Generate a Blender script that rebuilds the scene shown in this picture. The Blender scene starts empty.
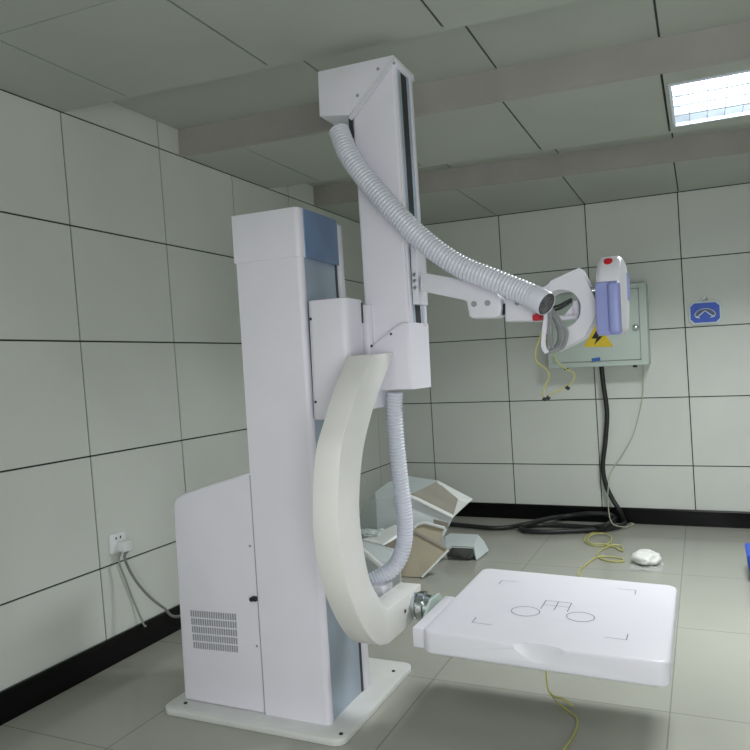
import bpy, bmesh, math, random
from mathutils import Vector, Matrix, noise
random.seed(4)
S = bpy.context.scene
COL = S.collection

# ------------------------------------------------------------------ camera model
F_PX = 729.22
CAM = Vector((2.92377, -6.84479, 1.51886))
RT = Vector((0.91161238, 0.4082432, -0.04796197))
UP = Vector((0.03840743, 0.03157422, 0.9987632))
FW = Vector((-0.40925265, 0.912327, -0.01310388))

def at(u, v, ax, val):
    """world point seen at photo position (u, v) on the plane coordinate[ax] = val"""
    d = FW + RT * ((u - 375) / F_PX) - UP * ((v - 375) / F_PX)
    return CAM + d * ((val - CAM[ax]) / d[ax])
def onx(u, v, x): return at(u, v, 0, x)
def ony(u, v, y): return at(u, v, 1, y)
def onz(u, v, z): return at(u, v, 2, z)

# ------------------------------------------------------------------ materials
MATS = {}
def mat(name, col, rough=.5, metal=0., var=.06, scale=6., bump=0., spec=.5, alpha=1., trans=0., emit=None, coat=0.):
    if name in MATS: return MATS[name]
    m = bpy.data.materials.new(name); m.use_nodes = True
    nt = m.node_tree; b = nt.nodes['Principled BSDF']
    tc = nt.nodes.new('ShaderNodeTexCoord')
    n = nt.nodes.new('ShaderNodeTexNoise'); n.inputs['Scale'].default_value = scale; n.inputs['Detail'].default_value = 5
    nt.links.new(tc.outputs['Object'], n.inputs['Vector'])
    r = nt.nodes.new('ShaderNodeValToRGB')
    c = Vector(col)
    r.color_ramp.elements[0].position = .3; r.color_ramp.elements[1].position = .7
    r.color_ramp.elements[0].color = (*(c * (1 - var)), 1)
    r.color_ramp.elements[1].color = (*(min(1, k * (1 + var)) for k in c), 1)
    nt.links.new(n.outputs['Fac'], r.inputs['Fac']); nt.links.new(r.outputs['Color'], b.inputs['Base Color'])
    b.inputs['Roughness'].default_value = rough; b.inputs['Metallic'].default_value = metal
    b.inputs['Specular IOR Level'].default_value = spec
    b.inputs['Alpha'].default_value = alpha; b.inputs['Transmission Weight'].default_value = trans
    b.inputs['Coat Weight'].default_value = coat
    if emit:
        b.inputs['Emission Color'].default_value = (*emit[0], 1); b.inputs['Emission Strength'].default_value = emit[1]
    if bump:
        bp = nt.nodes.new('ShaderNodeBump'); bp.inputs['Strength'].default_value = bump; bp.inputs['Distance'].default_value = .01
        nt.links.new(n.outputs['Fac'], bp.inputs['Height']); nt.links.new(bp.outputs['Normal'], b.inputs['Normal'])
    MATS[name] = m; return m

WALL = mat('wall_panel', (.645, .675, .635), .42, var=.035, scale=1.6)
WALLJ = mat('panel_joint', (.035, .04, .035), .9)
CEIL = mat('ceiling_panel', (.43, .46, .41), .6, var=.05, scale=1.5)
CEILJ = mat('ceiling_joint', (.05, .055, .05), .9)
BEAM = mat('beam_plaster', (.39, .375, .355), .8, var=.09, scale=3)
BLACKT = mat('black_tile', (.003, .0032, .0034), .25, var=.2, spec=.2)
WHITE = mat('white_enamel', (.79, .775, .86), .38, var=.015)
WHITEB = mat('white_enamel_bright', (.73, .725, .79), .33, var=.012)
CREAM = mat('arm_enamel', (.77, .765, .75), .4, var=.015)
BASEW = mat('base_enamel', (.66, .67, .66), .45, var=.04)
STEEL = mat('brushed_steel', (.42, .50, .60), .36, metal=.3, var=.08, scale=3)
BLUEGREY = mat('cap_blue_panel', (.20, .29, .47), .35, metal=.3, var=.08)
DARK = mat('dark_plastic', (.015, .016, .018), .5)
SLOT = mat('slot_shadow', (.03, .035, .045), .6)
VENT = mat('vent_grey', (.32, .325, .34), .7)
CHROME = mat('chrome', (.62, .66, .68), .16, metal=1.)
HOSE = mat('hose_grey', (.66, .68, .77), .28, var=.03, spec=.6)
LILAC = mat('lilac_plastic', (.26, .30, .61), .35, var=.03)
RED = mat('red_plastic', (.55, .015, .03), .4)
LINE = mat('printed_line', (.17, .18, .22), .8)
GLASSG = mat('greenish_acrylic', (.50, .60, .56), .2, var=.03)
YELLOW = mat('yellow_wire', (.50, .48, .14), .5)
PALEY = mat('pale_wire', (.48, .52, .40), .5)
BLACKC = mat('black_rubber', (.012, .014, .014), .45)
GREYC = mat('grey_cord', (.17, .18, .18), .5)
GREYB = mat('cable_bundle', (.26, .27, .28), .5, var=.2, scale=20)
BOXG = mat('cabinet_paint', (.50, .585, .54), .4, var=.02)
YSIGN = mat('warning_yellow', (.75, .55, .03), .5)
INK = mat('black_ink', (.015, .015, .012), .6)
BLUEST = mat('blue_sticker', (.03, .13, .42), .5)
BLUESG = mat('blue_sign', (.025, .10, .58), .4)
WSIGN = mat('sign_white', (.68, .76, .80), .5)
DSIGN = mat('sign_dark', (.10, .13, .22), .5)
SHELLO = mat('cover_outside', (.62, .685, .70), .35, var=.03)
SHELLW = mat('cover_white', (.78, .81, .80), .35, var=.03)
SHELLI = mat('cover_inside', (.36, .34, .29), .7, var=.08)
TAN = mat('cover_tan', (.47, .42, .32), .7, var=.06)
SOCK = mat('socket_white', (.78, .80, .82), .35)
FILM = mat('clear_film', (.75, .78, .78), .12, alpha=.35)
POWDER = mat('white_filling', (.80, .81, .79), .5, var=.04, bump=.3, scale=14)
BLUEB = mat('blue_bin', (.02, .09, .55), .45)
GREYB2 = mat('bin_grey', (.28, .34, .36), .55)
TUBE = mat('lamp_tube', (.9, .95, 1), .4, emit=((.88, .95, 1.), 5))
REFL = mat('lamp_reflector', (.78, .85, .92), .25, metal=.5, emit=((.70, .82, 1.), .12))
LOUV = mat('lamp_louvre', (.80, .86, .92), .25, metal=.6, emit=((.75, .86, 1.), .12))

def floor_material():
    m = bpy.data.materials.new('floor_tile'); m.use_nodes = True
    nt = m.node_tree; b = nt.nodes['Principled BSDF']; N = nt.nodes.new; K = nt.links.new
    tc = N('ShaderNodeNewGeometry')
    mp = N('ShaderNodeMapping'); mp.inputs['Location'].default_value = (-1.69, 1.52, 0)
    K(tc.outputs['Position'], mp.inputs['Vector'])
    sp = N('ShaderNodeSeparateXYZ'); K(mp.outputs['Vector'], sp.inputs[0])
    masks = []
    for ax, w in (('X', 1.055), ('Y', 1.03)):
        d = N('ShaderNodeMath'); d.operation = 'PINGPONG'; d.inputs[1].default_value = w / 2
        K(sp.outputs[ax], d.inputs[0])
        l = N('ShaderNodeMath'); l.operation = 'LESS_THAN'; l.inputs[1].default_value = .003
        K(d.outputs[0], l.inputs[0]); masks.append(l)
    mx = N('ShaderNodeMath'); mx.operation = 'MAXIMUM'; K(masks[0].outputs[0], mx.inputs[0]); K(masks[1].outputs[0], mx.inputs[1])
    n = N('ShaderNodeTexNoise'); n.inputs['Scale'].default_value = 1.3; n.inputs['Detail'].default_value = 6
    K(tc.outputs['Position'], n.inputs['Vector'])
    r = N('ShaderNodeValToRGB'); r.color_ramp.elements[0].position = .3; r.color_ramp.elements[1].position = .75
    r.color_ramp.elements[0].color = (.345, .35, .31, 1); r.color_ramp.elements[1].color = (.385, .39, .345, 1)
    K(n.outputs['Fac'], r.inputs['Fac'])
    mix = N('ShaderNodeMix'); mix.data_type = 'RGBA'; mix.inputs[7].default_value = (.23, .23, .20, 1)
    K(r.outputs['Color'], mix.inputs[6]); K(mx.outputs[0], mix.inputs[0]); K(mix.outputs[2], b.inputs['Base Color'])
    n2 = N('ShaderNodeTexNoise'); n2.inputs['Scale'].default_value = 4; K(tc.outputs['Position'], n2.inputs['Vector'])
    mr = N('ShaderNodeMapRange'); mr.inputs[3].default_value = .17; mr.inputs[4].default_value = .2
    K(n2.outputs['Fac'], mr.inputs[0]); K(mr.outputs[0], b.inputs['Roughness'])
    b.inputs['Specular IOR Level'].default_value = .4
    return m
FLOOR = floor_material()

# ------------------------------------------------------------------ object helpers
ORIGIN = {}
def thing(name, label, cat, loc, group=None):
    o = bpy.data.objects.new(name, None); COL.objects.link(o)
    o.empty_display_size = .1; o.location = loc; ORIGIN[o] = Vector(loc)
    o['label'] = label; o['category'] = cat
    if group: o['group'] = group
    return o
def tag(o, label, cat, group=None):
    o['label'] = label; o['category'] = cat
    if group: o['group'] = group
    return o
def obj(name, bm, mats, parent=None, smooth=35, base=False):
    """bm holds world coordinates; the object's origin goes to the middle of its box"""
    if not isinstance(mats, (list, tuple)): mats = [mats]
    bm.normal_update()
    lo = Vector([min(v.co[i] for v in bm.verts) for i in range(3)])
    hi = Vector([max(v.co[i] for v in bm.verts) for i in range(3)])
    c = (lo + hi) / 2
    if base: c.z = lo.z
    bmesh.ops.translate(bm, verts=bm.verts, vec=-c)
    me = bpy.data.meshes.new(name); bm.to_mesh(me); bm.free()
    for m in mats: me.materials.append(m)
    if smooth:
        me.shade_smooth(); me.set_sharp_from_angle(angle=math.radians(smooth))
    o = bpy.data.objects.new(name, me); COL.objects.link(o)
    ORIGIN[o] = c
    if parent: o.parent = parent; o.location = c - ORIGIN[parent]
    else: o.location = c
    return o
def struct(name, bm, mats, parent=None):
    o = obj(name, bm, mats, parent, smooth=0)
    if not parent: o['kind'] = 'structure'
    return o
def lean(bm, k=.0165, z0=.05):
    for v in bm.verts: v.co.x -= k * (v.co.z - z0)
    return bm

def add_box(bm, lo, hi, bev=0., seg=2, mi=0):
    lo = Vector(lo); hi = Vector(hi)
    t = bmesh.new(); bmesh.ops.create_cube(t, size=1)
    for v in t.verts: v.co = Vector([lo[i] + (v.co[i] + .5) * (hi[i] - lo[i]) for i in range(3)])
    if bev: bmesh.ops.bevel(t, geom=list(t.edges), offset=bev, segments=seg, affect='EDGES', profile=.5)
    return join(bm, t, mi)
def join(bm, t, mi=0, xf=None):
    if xf: bmesh.ops.transform(t, matrix=xf, verts=t.verts)
    vs = [bm.verts.new(v.co) for v in t.verts]; t.verts.index_update()
    for f in t.faces:
        try: g = bm.faces.new([vs[v.index] for v in f.verts]); g.material_index = mi
        except ValueError: pass
    t.free(); return bm
def box(lo, hi, bev=0., seg=2): return add_box(bmesh.new(), lo, hi, bev, seg)
def P3(ax, a, b, c):
    """2D profile (a, b) on the plane normal to axis ax placed at c"""
    return Vector({0: (c, a, b), 1: (a, c, b), 2: (a, b, c)}[ax])
def add_prism(bm, prof, ax, c0, c1, bev=0., seg=2, mi=0, bevcaps=True):
    t = bmesh.new()
    a = [t.verts.new(P3(ax, p[0], p[1], c0)) for p in prof]
    b = [t.verts.new(P3(ax, p[0], p[1], c1)) for p in prof]
    n = len(prof)
    t.faces.new(a); t.faces.new(b[::-1])
    for i in range(n): t.faces.new([a[i], b[i], b[(i + 1) % n], a[(i + 1) % n]])
    bmesh.ops.recalc_face_normals(t, faces=t.faces)
    if bev:
        if bevcaps: es = [e for e in t.edges if any(len(f.verts) == n for f in e.link_faces)] if n > 4 else list(t.edges)
        else: es = list(t.edges)
        bmesh.ops.bevel(t, geom=es, offset=bev, segments=seg, affect='EDGES', profile=.5)
    return join(bm, t, mi)
def prism(*a, **k): return add_prism(bmesh.new(), *a, **k)
def rrect(x0, x1, y0, y1, r, n=6):
    out = []
    for cx, cy, a0 in ((x1 - r, y0 + r, -90), (x1 - r, y1 - r, 0), (x0 + r, y1 - r, 90), (x0 + r, y0 + r, 180)):
        for k in range(n + 1):
            a = math.radians(a0 + 90 * k / n); out.append((cx + r * math.cos(a), cy + r * math.sin(a)))
    return out
def catmull(pts, n=8):
    pts = [Vector(p) for p in pts]; out = []
    P = [2 * pts[0] - pts[1]] + pts + [2 * pts[-1] - pts[-2]]
    for i in range(1, len(P) - 2):
        for k in range(n):
            t = k / n; a, b, c, d = P[i - 1], P[i], P[i + 1], P[i + 2]
            out.append(.5 * ((2 * b) + (c - a) * t + (2 * a - 5 * b + 4 * c - d) * t * t + (3 * b - a - 3 * c + d) * t ** 3))
    out.append(pts[-1]); return out
def resample(path, step):
    L = [0]
    for a, b in zip(path, path[1:]): L.append(L[-1] + (b - a).length)
    n = max(2, int(round(L[-1] / step))); out = []; j = 0
    for k in range(n + 1):
        s = L[-1] * k / n
        while j < len(L) - 2 and L[j + 1] < s: j += 1
        t = (s - L[j]) / max(1e-9, L[j + 1] - L[j]); out.append(path[j].lerp(path[j + 1], min(1, max(0, t))))
    return out
def add_tube(bm, path, rad, seg=12, caps=True, mi=0, closed=False):
    """rad: number or function of ring index"""
    path = [Vector(p) for p in path]
    t0 = (path[1] - path[0]).normalized()
    nrm = t0.orthogonal().normalized(); rings = []
    for i, p in enumerate(path):
        a = path[max(0, i - 1)]; b = path[min(len(path) - 1, i + 1)]
        t = (b - a).normalized()
        nrm = (nrm - t * nrm.dot(t)).normalized(); bn = t.cross(nrm)
        r = rad(i) if callable(rad) else rad
        rings.append([bm.verts.new(p + (nrm * math.cos(2 * math.pi * k / seg) + bn * math.sin(2 * math.pi * k / seg)) * r) for k in range(seg)])
    for A, B in zip(rings, rings[1:]):
        for k in range(seg):
            f = bm.faces.new([A[k], A[(k + 1) % seg], B[(k + 1) % seg], B[k]]); f.material_index = mi
    if caps:
        bm.faces.new(rings[0][::-1]).material_index = mi; bm.faces.new(rings[-1]).material_index = mi
    return bm
def tube(path, rad, seg=10, n=8, step=None, caps=True):
    p = catmull(path, n) if len(path) > 2 else [Vector(q) for q in path]
    if step: p = resample(p, step)
    return add_tube(bmesh.new(), p, rad, seg, caps)
def add_cyl(bm, p0, p1, r, seg=20, bev=0, mi=0):
    return add_tube(bm, [Vector(p0), Vector(p1)], r, seg, True, mi)
def cyl(p0, p1, r, seg=20): return add_cyl(bmesh.new(), p0, p1, r, seg)
def add_lathe(bm, prof, origin, axis, seg=24, mi=0):
    """prof: (distance along axis, radius)"""
    ax = Vector(axis).normalized(); n = ax.orthogonal().normalized(); b = ax.cross(n); o = Vector(origin); R = []
    for d, r in prof:
        R.append([bm.verts.new(o + ax * d + (n * math.cos(2 * math.pi * k / seg) + b * math.sin(2 * math.pi * k / seg)) * max(r, 1e-4)) for k in range(seg)])
    for A, B in zip(R, R[1:]):
        for k in range(seg):
            f = bm.faces.new([A[k], A[(k + 1) % seg], B[(k + 1) % seg], B[k]]); f.material_index = mi
    bm.faces.new(R[0][::-1]).material_index = mi; bm.faces.new(R[-1]).material_index = mi
    return bm
def sheet(faces, thick, mi=None):
    """bent sheet from lists of 3D corner points (shared by position), given a thickness"""
    bm = bmesh.new(); V = {}
    def g(p):
        k = tuple(round(c, 4) for c in p)
        if k not in V: V[k] = bm.verts.new(p)
        return V[k]
    for f in faces: bm.faces.new([g(p) for p in f])
    bmesh.ops.recalc_face_normals(bm, faces=bm.faces)
    bmesh.ops.solidify(bm, geom=list(bm.faces), thickness=thick)
    bmesh.ops.recalc_face_normals(bm, faces=bm.faces)
    return bm

# ------------------------------------------------------------------ the room
ZC, ZR = 2.885, 3.045
XR, YN = 5.0, -8.2
rows = [.0, .5196, 1.1169, 1.7169, 2.3111, ZC, 3.12]
GAP = .0045
# floor
struct('floor', box((-.1, YN, -.1), (XR, .1, 0)), FLOOR)

def panel_wall(name, ts, leans, pos, inward):
    """ts: joint positions along the wall; leans: joint slope; pos(t, z, d) -> point, d = depth into the wall"""
    bm = bmesh.new()
    t0, t1 = ts[0], ts[-1]
    q = [bm.verts.new(pos(a, z, .006)) for a, z in ((t0, 0), (t1, 0), (t1, 3.12), (t0, 3.12))]
    f = bm.faces.new(q); f.material_index = 1
    q2 = [bm.verts.new(pos(a, z, .1)) for a, z in ((t0, 0), (t1, 0), (t1, 3.12), (t0, 3.12))]
    bm.faces.new(q2[::-1]).material_index = 1
    for i in range(4): bm.faces.new([q[i], q2[i], q2[(i + 1) % 4], q[(i + 1) % 4]]).material_index = 1
    for i in range(len(ts) - 1):
        for j in range(len(rows) - 1):
            z0, z1 = rows[j] + GAP, rows[j + 1] - GAP
            def tx(k, z, s): return ts[k] - leans[k] * (z - 1.5) + s * GAP
            c = [(tx(i, z0, 1), z0), (tx(i + 1, z0, -1), z0), (tx(i + 1, z1, -1), z1), (tx(i, z1, 1), z1)]
            top = [bm.verts.new(pos(a, z, 0)) for a, z in c]
            bot = [bm.verts.new(pos(a, z, .006)) for a, z in c]
            bm.faces.new(top)
            for k in range(4): bm.faces.new([top[k], bot[k], bot[(k + 1) % 4], top[(k + 1) % 4]])
    bmesh.ops.recalc_face_normals(bm, faces=bm.faces)
    o = struct(name, bm, [WALL, WALLJ])
    return o
yj = [YN, -7.68, -6.95, -6.22, -5.48, -4.746, -4.0125, -3.2789, -2.5511, -1.8158, -1.0542, -.30, 0]
yl = [0, 0, .04, .04, .04, .04, .044, .04, .03, .01, 0, 0, 0]
panel_wall('wall_left', yj, yl, lambda t, z, d: Vector((-d, t, z)), 1)
xj = [0, .4434, 1.2344, 2.0291, 2.8073, 3.59, 4.38, XR]
panel_wall('wall_back', xj, [0, .014, .014, .014, .014, .014, 0, 0], lambda t, z, d: Vector((t, d, z)), 1)
panel_wall('wall_right', yj, [0] * 13, lambda t, z, d: Vector((XR + d, t, z)), 1)
panel_wall('wall_front', [0, .79, 1.58, 2.37, 3.16, 3.95, XR], [0] * 7, lambda t, z, d: Vector((t, YN - d, z)), 1)

# black tiled baseboards with a joint line now and then
def baseboard(name, p0, p1, nrm):
    bm = bmesh.new(); p0 = Vector(p0); p1 = Vector(p1); L = (p1 - p0).length; d = (p1 - p0).normalized(); n = Vector(nrm)
    prof = [(0, 0), (.022, 0), (.022, .128), (.016, .1405), (0, .1405)]
    a = [bm.verts.new(p0 + n * q[0] + Vector((0, 0, q[1]))) for q in prof]
    b = [bm.verts.new(p1 + n * q[0] + Vector((0, 0, q[1]))) for q in prof]
    bm.faces.new(a); bm.faces.new(b[::-1])
    for i in range(5): bm.faces.new([a[i], b[i], b[(i + 1) % 5], a[(i + 1) % 5]])
    bmesh.ops.recalc_face_normals(bm, faces=bm.faces)
    struct(name, bm, BLACKT)
baseboard('baseboard_left', (0, YN, 0), (0, 0, 0), (1, 0, 0))
baseboard('baseboard_back', (.022, 0, 0), (XR, 0, 0), (0, -1, 0))
baseboard('baseboard_right', (XR, YN, 0), (XR, -.022, 0), (-1, 0, 0))

# ceiling: dropped panel strips with two raised bays between them
e0 = lambda x: -4.06 + .062 * x
e1 = lambda x: -3.14 + .058 * x
e2 = lambda x: -2.13 + .095 * x
e3 = lambda x: -1.40 + .098 * x
cx = [0, .42, 1.2, 2.012, 2.795, 3.58, 4.37, XR]
bm = bmesh.new()
def cpanel(corners, mi=0, th=.006):
    top = [bm.verts.new(c) for c in corners]; bot = [bm.verts.new(Vector(c) + Vector((0, 0, th))) for c in corners]
    bm.faces.new(top).material_index = mi
    for k in range(4): bm.faces.new([top[k], bot[k], bot[(k + 1) % 4], top[(k + 1) % 4]]).material_index = mi
def strip(f0, f1, z, jx, g=.0055, hole=None):
    x0, x1 = jx[0], jx[-1]
    for a, b in zip(jx, jx[1:]):
        if hole and a <= hole[0] < b: continue
        cpanel([(a, f0(a), z + .006), (b, f0(b), z + .006), (b, f1(b), z + .006), (a, f1(a), z + .006)], 1, .05)
        cpanel([(a + g, f0(a) + g * .5, z), (b - g, f0(b) + g * .5, z), (b - g, f1(b) - g * .5, z), (a + g, f1(a) - g * .5, z)])
k = lambda c: (lambda x: c + .03 * x)
strip(lambda x: YN, k(-7.9), ZC, cx); strip(k(-7.9), k(-7.12), ZC, cx); strip(k(-7.12), k(-6.35), ZC, cx)
strip(k(-6.35), k(-5.58), ZC, cx); strip(k(-5.58), k(-4.81), ZC, cx); strip(k(-4.81), e0, ZC, cx)
LX0, LX1, LY0, LY1 = 2.822, 3.565, -2.765, -2.005        # the lamp's opening
strip(e1, e2, ZC, cx, hole=(3.0,))
for c in ([(2.802, e1(2.8)), (3.573, e1(3.573)), (3.573, LY0 - .012), (2.802, LY0 - .012)],
          [(2.802, LY0 - .004), (LX0, LY0 - .004), (LX0, LY1), (2.802, LY1)],
          [(LX1, LY0 - .004), (3.573, LY0 - .004), (3.573, LY1), (LX1, LY1)],
          [(2.802, LY1), (3.573, LY1), (3.573, e2(3.573)), (2.802, e2(2.8))]):
    cpanel([(x, y, ZC) for x, y in c])
strip(e3, lambda x: -.012, ZC, cx)
rx = [0, 1.18, 2.0, 2.795, 3.58, 4.37, XR]
strip(lambda x: e0(x) - .1, lambda x: e1(x) + .05, ZR, rx); strip(lambda x: e2(x) - .1, lambda x: e3(x) + .05, ZR, rx)
bmesh.ops.recalc_face_normals(bm, faces=bm.faces)
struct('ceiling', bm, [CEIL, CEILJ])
def fascia(name, f, d):
    t = bmesh.new()
    add_prism(t, [(0, f(0) - .008), (XR, f(XR) - .008), (XR, f(XR) + d), (0, f(0) + d)], 2, ZC - .002, ZR + .01)
    struct(name, t, BEAM)
fascia('trim_1', e1, .03); fascia('trim_2', e3, .03)
for i, f in ((3, e0), (4, e2)):
    t = bmesh.new(); add_prism(t, [(0, f(0) - .03), (XR, f(XR) - .03), (XR, f(XR) - .001), (0, f(0) - .001)], 2, ZC + .001, ZR + .01)
    struct('trim_%d' % i, t, CEIL)
struct('trim_5', box((-.1, YN - .1, 3.12), (XR + .1, .1, 3.17)), CEIL)   # roof slab above the ceiling

# ------------------------------------------------------------------ recessed ceiling lamp
lamp = thing('ceiling_lamp', 'bright square louvred lamp recessed in the ceiling strip at upper right', 'lamp', ((LX0 + LX1) / 2, (LY0 + LY1) / 2, ZC))
t = bmesh.new(); g = .014
for lo, hi in (((LX0, LY0, ZC - .006), (LX1, LY0 + g, ZC + .012)), ((LX0, LY1 - g, ZC - .006), (LX1, LY1, ZC + .012)),
               ((LX0, LY0 + g, ZC - .006), (LX0 + g, LY1 - g, ZC + .012)), ((LX1 - g, LY0 + g, ZC - .006), (LX1, LY1 - g, ZC + .012))):
    add_box(t, lo, hi)
obj('frame', t, LOUV, lamp, 0)
obj('reflector', sheet([[(LX0 + .004, LY0 + .004, ZC + .012), (LX0 + .05, LY0 + .05, ZC + .1), (LX1 - .05, LY0 + .05, ZC + .1), (LX1 - .004, LY0 + .004, ZC + .012)],
                        [(LX0 + .004, LY1 - .004, ZC + .012), (LX1 - .004, LY1 - .004, ZC + .012), (LX1 - .05, LY1 - .05, ZC + .1), (LX0 + .05, LY1 - .05, ZC + .1)],
                        [(LX0 + .004, LY0 + .004, ZC + .012), (LX0 + .004, LY1 - .004, ZC + .012), (LX0 + .05, LY1 - .05, ZC + .1), (LX0 + .05, LY0 + .05, ZC + .1)],
                        [(LX1 - .004, LY0 + .004, ZC + .012), (LX1 - .05, LY0 + .05, ZC + .1), (LX1 - .05, LY1 - .05, ZC + .1), (LX1 - .004, LY1 - .004, ZC + .012)],
                        [(LX0 + .05, LY0 + .05, ZC + .1), (LX0 + .05, LY1 - .05, ZC + .1), (LX1 - .05, LY1 - .05, ZC + .1), (LX1 - .05, LY0 + .05, ZC + .1)]], .003), REFL, lamp, 0)
for i in range(4):
    y = LY0 + .11 + i * .155
    obj('tube', cyl((LX0 + .05, y, ZC + .055), (LX1 - .05, y, ZC + .055), .022, 14), TUBE, lamp)
t = bmesh.new()
for i in range(1, 4):
    y = LY0 + .035 + i * (LY1 - LY0 - .07) / 4
    add_prism(t, [(y - .011, ZC + .0), (y + .011, ZC + .0), (y + .003, ZC + .03), (y - .003, ZC + .03)], 0, LX0 + g, LX1 - g)
for i in range(1, 8):
    x = LX0 + i * (LX1 - LX0) / 8
    add_box(t, (x - .002, LY0 + g, ZC + .001), (x + .002, LY1 - g, ZC + .03))
obj('louvre', t, LOUV, lamp, 0)

# ------------------------------------------------------------------ the x-ray machine
M = thing('x_ray_machine', 'tall white x-ray stand with a curved arm, corrugated hoses and a flat square detector', 'x-ray machine', (1.12, -3.9, 0))
# base plate
bp_ = obj('base_plate', prism(rrect(.646, 1.560, -4.295, -3.50, .05), 2, 0.0, .03, bev=.005), BASEW, M)
for x, y in ((.73, -4.225), (1.53, -4.245), (1.50, -3.62), (.73, -3.6)):
    obj('bolt', add_lathe(bmesh.new(), [(0, .009), (.003, .009), (.004, .005), (.006, .004)], (x, y, .03), (0, 0, 1), 10), DARK, bp_)
# generator cabinet with sloping top
cabp = [(.702, .03), (1.139, .03), (1.139, 1.088), (1.09, 1.074), (.98, 1.043), (.86, 1.010), (.77, .982), (.728, .963), (.706, .944), (.698, .915)]
cab = obj('cabinet', lean(prism(cabp, 1, -4.2, -3.72, bev=.014, seg=3), .007), WHITE, M)
t = bmesh.new()
for r_ in range(5):
    a = at(191.5 + r_ * .75, 613.3 + r_ * 7.9, 1, -4.2); b = at(235.5 + r_ * .45, 617.0 + r_ * 8.0, 1, -4.2)
    for i in range(20):
        p = a.lerp(b, i / 19); add_box(t, (p.x - .0032, -4.203, p.z - .014), (p.x + .0032, -4.198, p.z + .014))
obj('vent', t, VENT, cab, 0)
p = ony(255, 598.5, -4.2)
t = box((p.x - .014, -4.214, p.z - .011), (p.x + .014, -4.19, p.z + .011), .006)
add_cyl(t, (p.x - .006, -4.222, p.z + .001), (p.x - .006, -4.2, p.z + .001), .010, 14)
obj('latch', t, DARK, cab)
for u, v in ((250, 546), (257, 646)):
    p = ony(u, v, -4.2); obj('screw', add_lathe(bmesh.new(), [(0, .006), (.003, .005)], (p.x, -4.2, p.z), (0, -1, 0), 10), VENT, cab)
# column: front shell, steel rail face, rear shell, cap
prof = []
for k_ in range(7):
    a = math.radians(-90 + 15 * k_); prof.append((1.456 - .022 + .022 * math.cos(a), -4.2 + .022 + .022 * math.sin(a)))
prof = [(1.1395, -4.2)] + prof + [(1.456, -4.168), (1.44, -4.16), (1.44, -3.80), (1.1395, -3.80)]
col = obj('column', lean(prism(prof, 2, .03, 1.985)), WHITE, M)
obj('steel_face', lean(box((1.435, -4.160, .03), (1.449, -3.875, 1.985), .002)), STEEL, col)
obj('seam', lean(box((1.436, -3.874, .03), (1.45, -3.856, 1.985))), SLOT, col, 0)
obj('rear_shell', lean(prism(rrect(1.30, 1.458, -3.85, -3.79, .012, 3), 2, .03, 2.175, bev=.004)), WHITEB, col)
obj('seam', lean(box((1.1365, -4.2015, .03), (1.1405, -4.19, 1.07))), VENT, col, 0)
prof = []
for k_ in range(7):
    a = math.radians(-90 + 15 * k_); prof.append((1.460 - .024 + .024 * math.cos(a), -4.206 + .024 + .024 * math.sin(a)))
prof = [(1.133, -4.206)] + prof + [(1.460, -3.868), (1.133, -3.868)]
cap = obj('top_cap', lean(prism(prof, 2, 1.985, 2.192, bev=.004)), WHITE, col)
obj('blue_panel', lean(prism([(1.455, -4.168), (1.463, -4.163), (1.468, -4.10), (1.468, -3.93), (1.463, -3.856), (1.455, -3.852)], 2, 1.983, 2.188)), BLUEGREY, cap)
# carriage riding on the rail
car = obj('carriage', prism(rrect(1.441, 1.626, -4.2, -4.03, .03, 5), 2, 1.305, 1.80, bev=.008), WHITE, M)
for u, v in ((310.5, 319), (315.5, 402)):
    p = ony(u, v, -4.2); obj('screw', add_lathe(bmesh.new(), [(0, .006), (.003, .005)], (p.x, -4.199, p.z), (0, -1, 0), 10), SLOT, car)
obj('slot', box((1.616, -4.062, 1.70), (1.6275, -4.047, 1.785)), SLOT, car, 0)
obj('pivot_block', prism(rrect(1.43, 1.65, -4.028, -3.84, .02, 4), 2, 1.335, 1.78, bev=.006), WHITEB, M)
# tube column with rail on its right side
def L2(bm): return lean(bm, .016, 1.67)
tc = obj('tube_column', L2(prism(rrect(1.614, 1.816, -4.0, -3.80, .012, 4), 2, 1.45, 2.77)), WHITE, M)
obj('rail', L2(box((1.808, -3.985, 1.68), (1.822, -3.962, 2.765), .005)), WHITEB, tc)
obj('rail', L2(box((1.808, -3.958, 1.68), (1.820, -3.928, 2.765), .003)), STEEL, tc)
obj('rail', L2(box((1.808, -3.862, 1.68), (1.822, -3.838, 2.765), .003)), STEEL, tc)
obj('rail_slot', L2(box((1.810, -3.93, 1.68), (1.818, -3.862, 2.765))), DARK, tc, 0)
obj('slot', L2(box((1.597, -4.004, 2.50), (1.612, -3.99, 2.59))), SLOT, tc, 0)
obj('edge_lip', L2(box((1.812, -3.838, 1.68), (1.830, -3.815, 2.775), .003)), WHITEB, tc)
# hood on top
hp = [(1.447, 2.615), (1.590, 2.592), (1.809, 2.785), (1.805, 2.803), (1.449, 2.808)]
hood = obj('hood', prism(hp, 1, -4.012, -3.795, bev=.004), WHITE, tc)
obj('hood_lid', L2(box((1.60, -4.01, 2.762), (1.835, -3.80, 2.79), .004)), WHITE, hood)
t = bmesh.new()
a, b = ony(350, 119, -4.014), ony(394.5, 58, -4.014)
d = (b - a).normalized(); w = Vector((-d.z, 0, d.x)) * .008
add_prism(t, [((a - w).x, (a - w).z), ((b - w).x, (b - w).z), ((b + w).x, (b + w).z), ((a + w).x, (a + w).z)], 1, -4.019, -4.008)
obj('flange', t, WHITEB, hood, 0)
for u, v in ((378, 69), (357.5, 95.5), (394, 63)):
    p = ony(u, v, -4.012); obj('screw', add_lathe(bmesh.new(), [(0, .007), (.004, .006)], (p.x, -4.012, p.z), (0, -1, 0), 10), VENT, hood)
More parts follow.
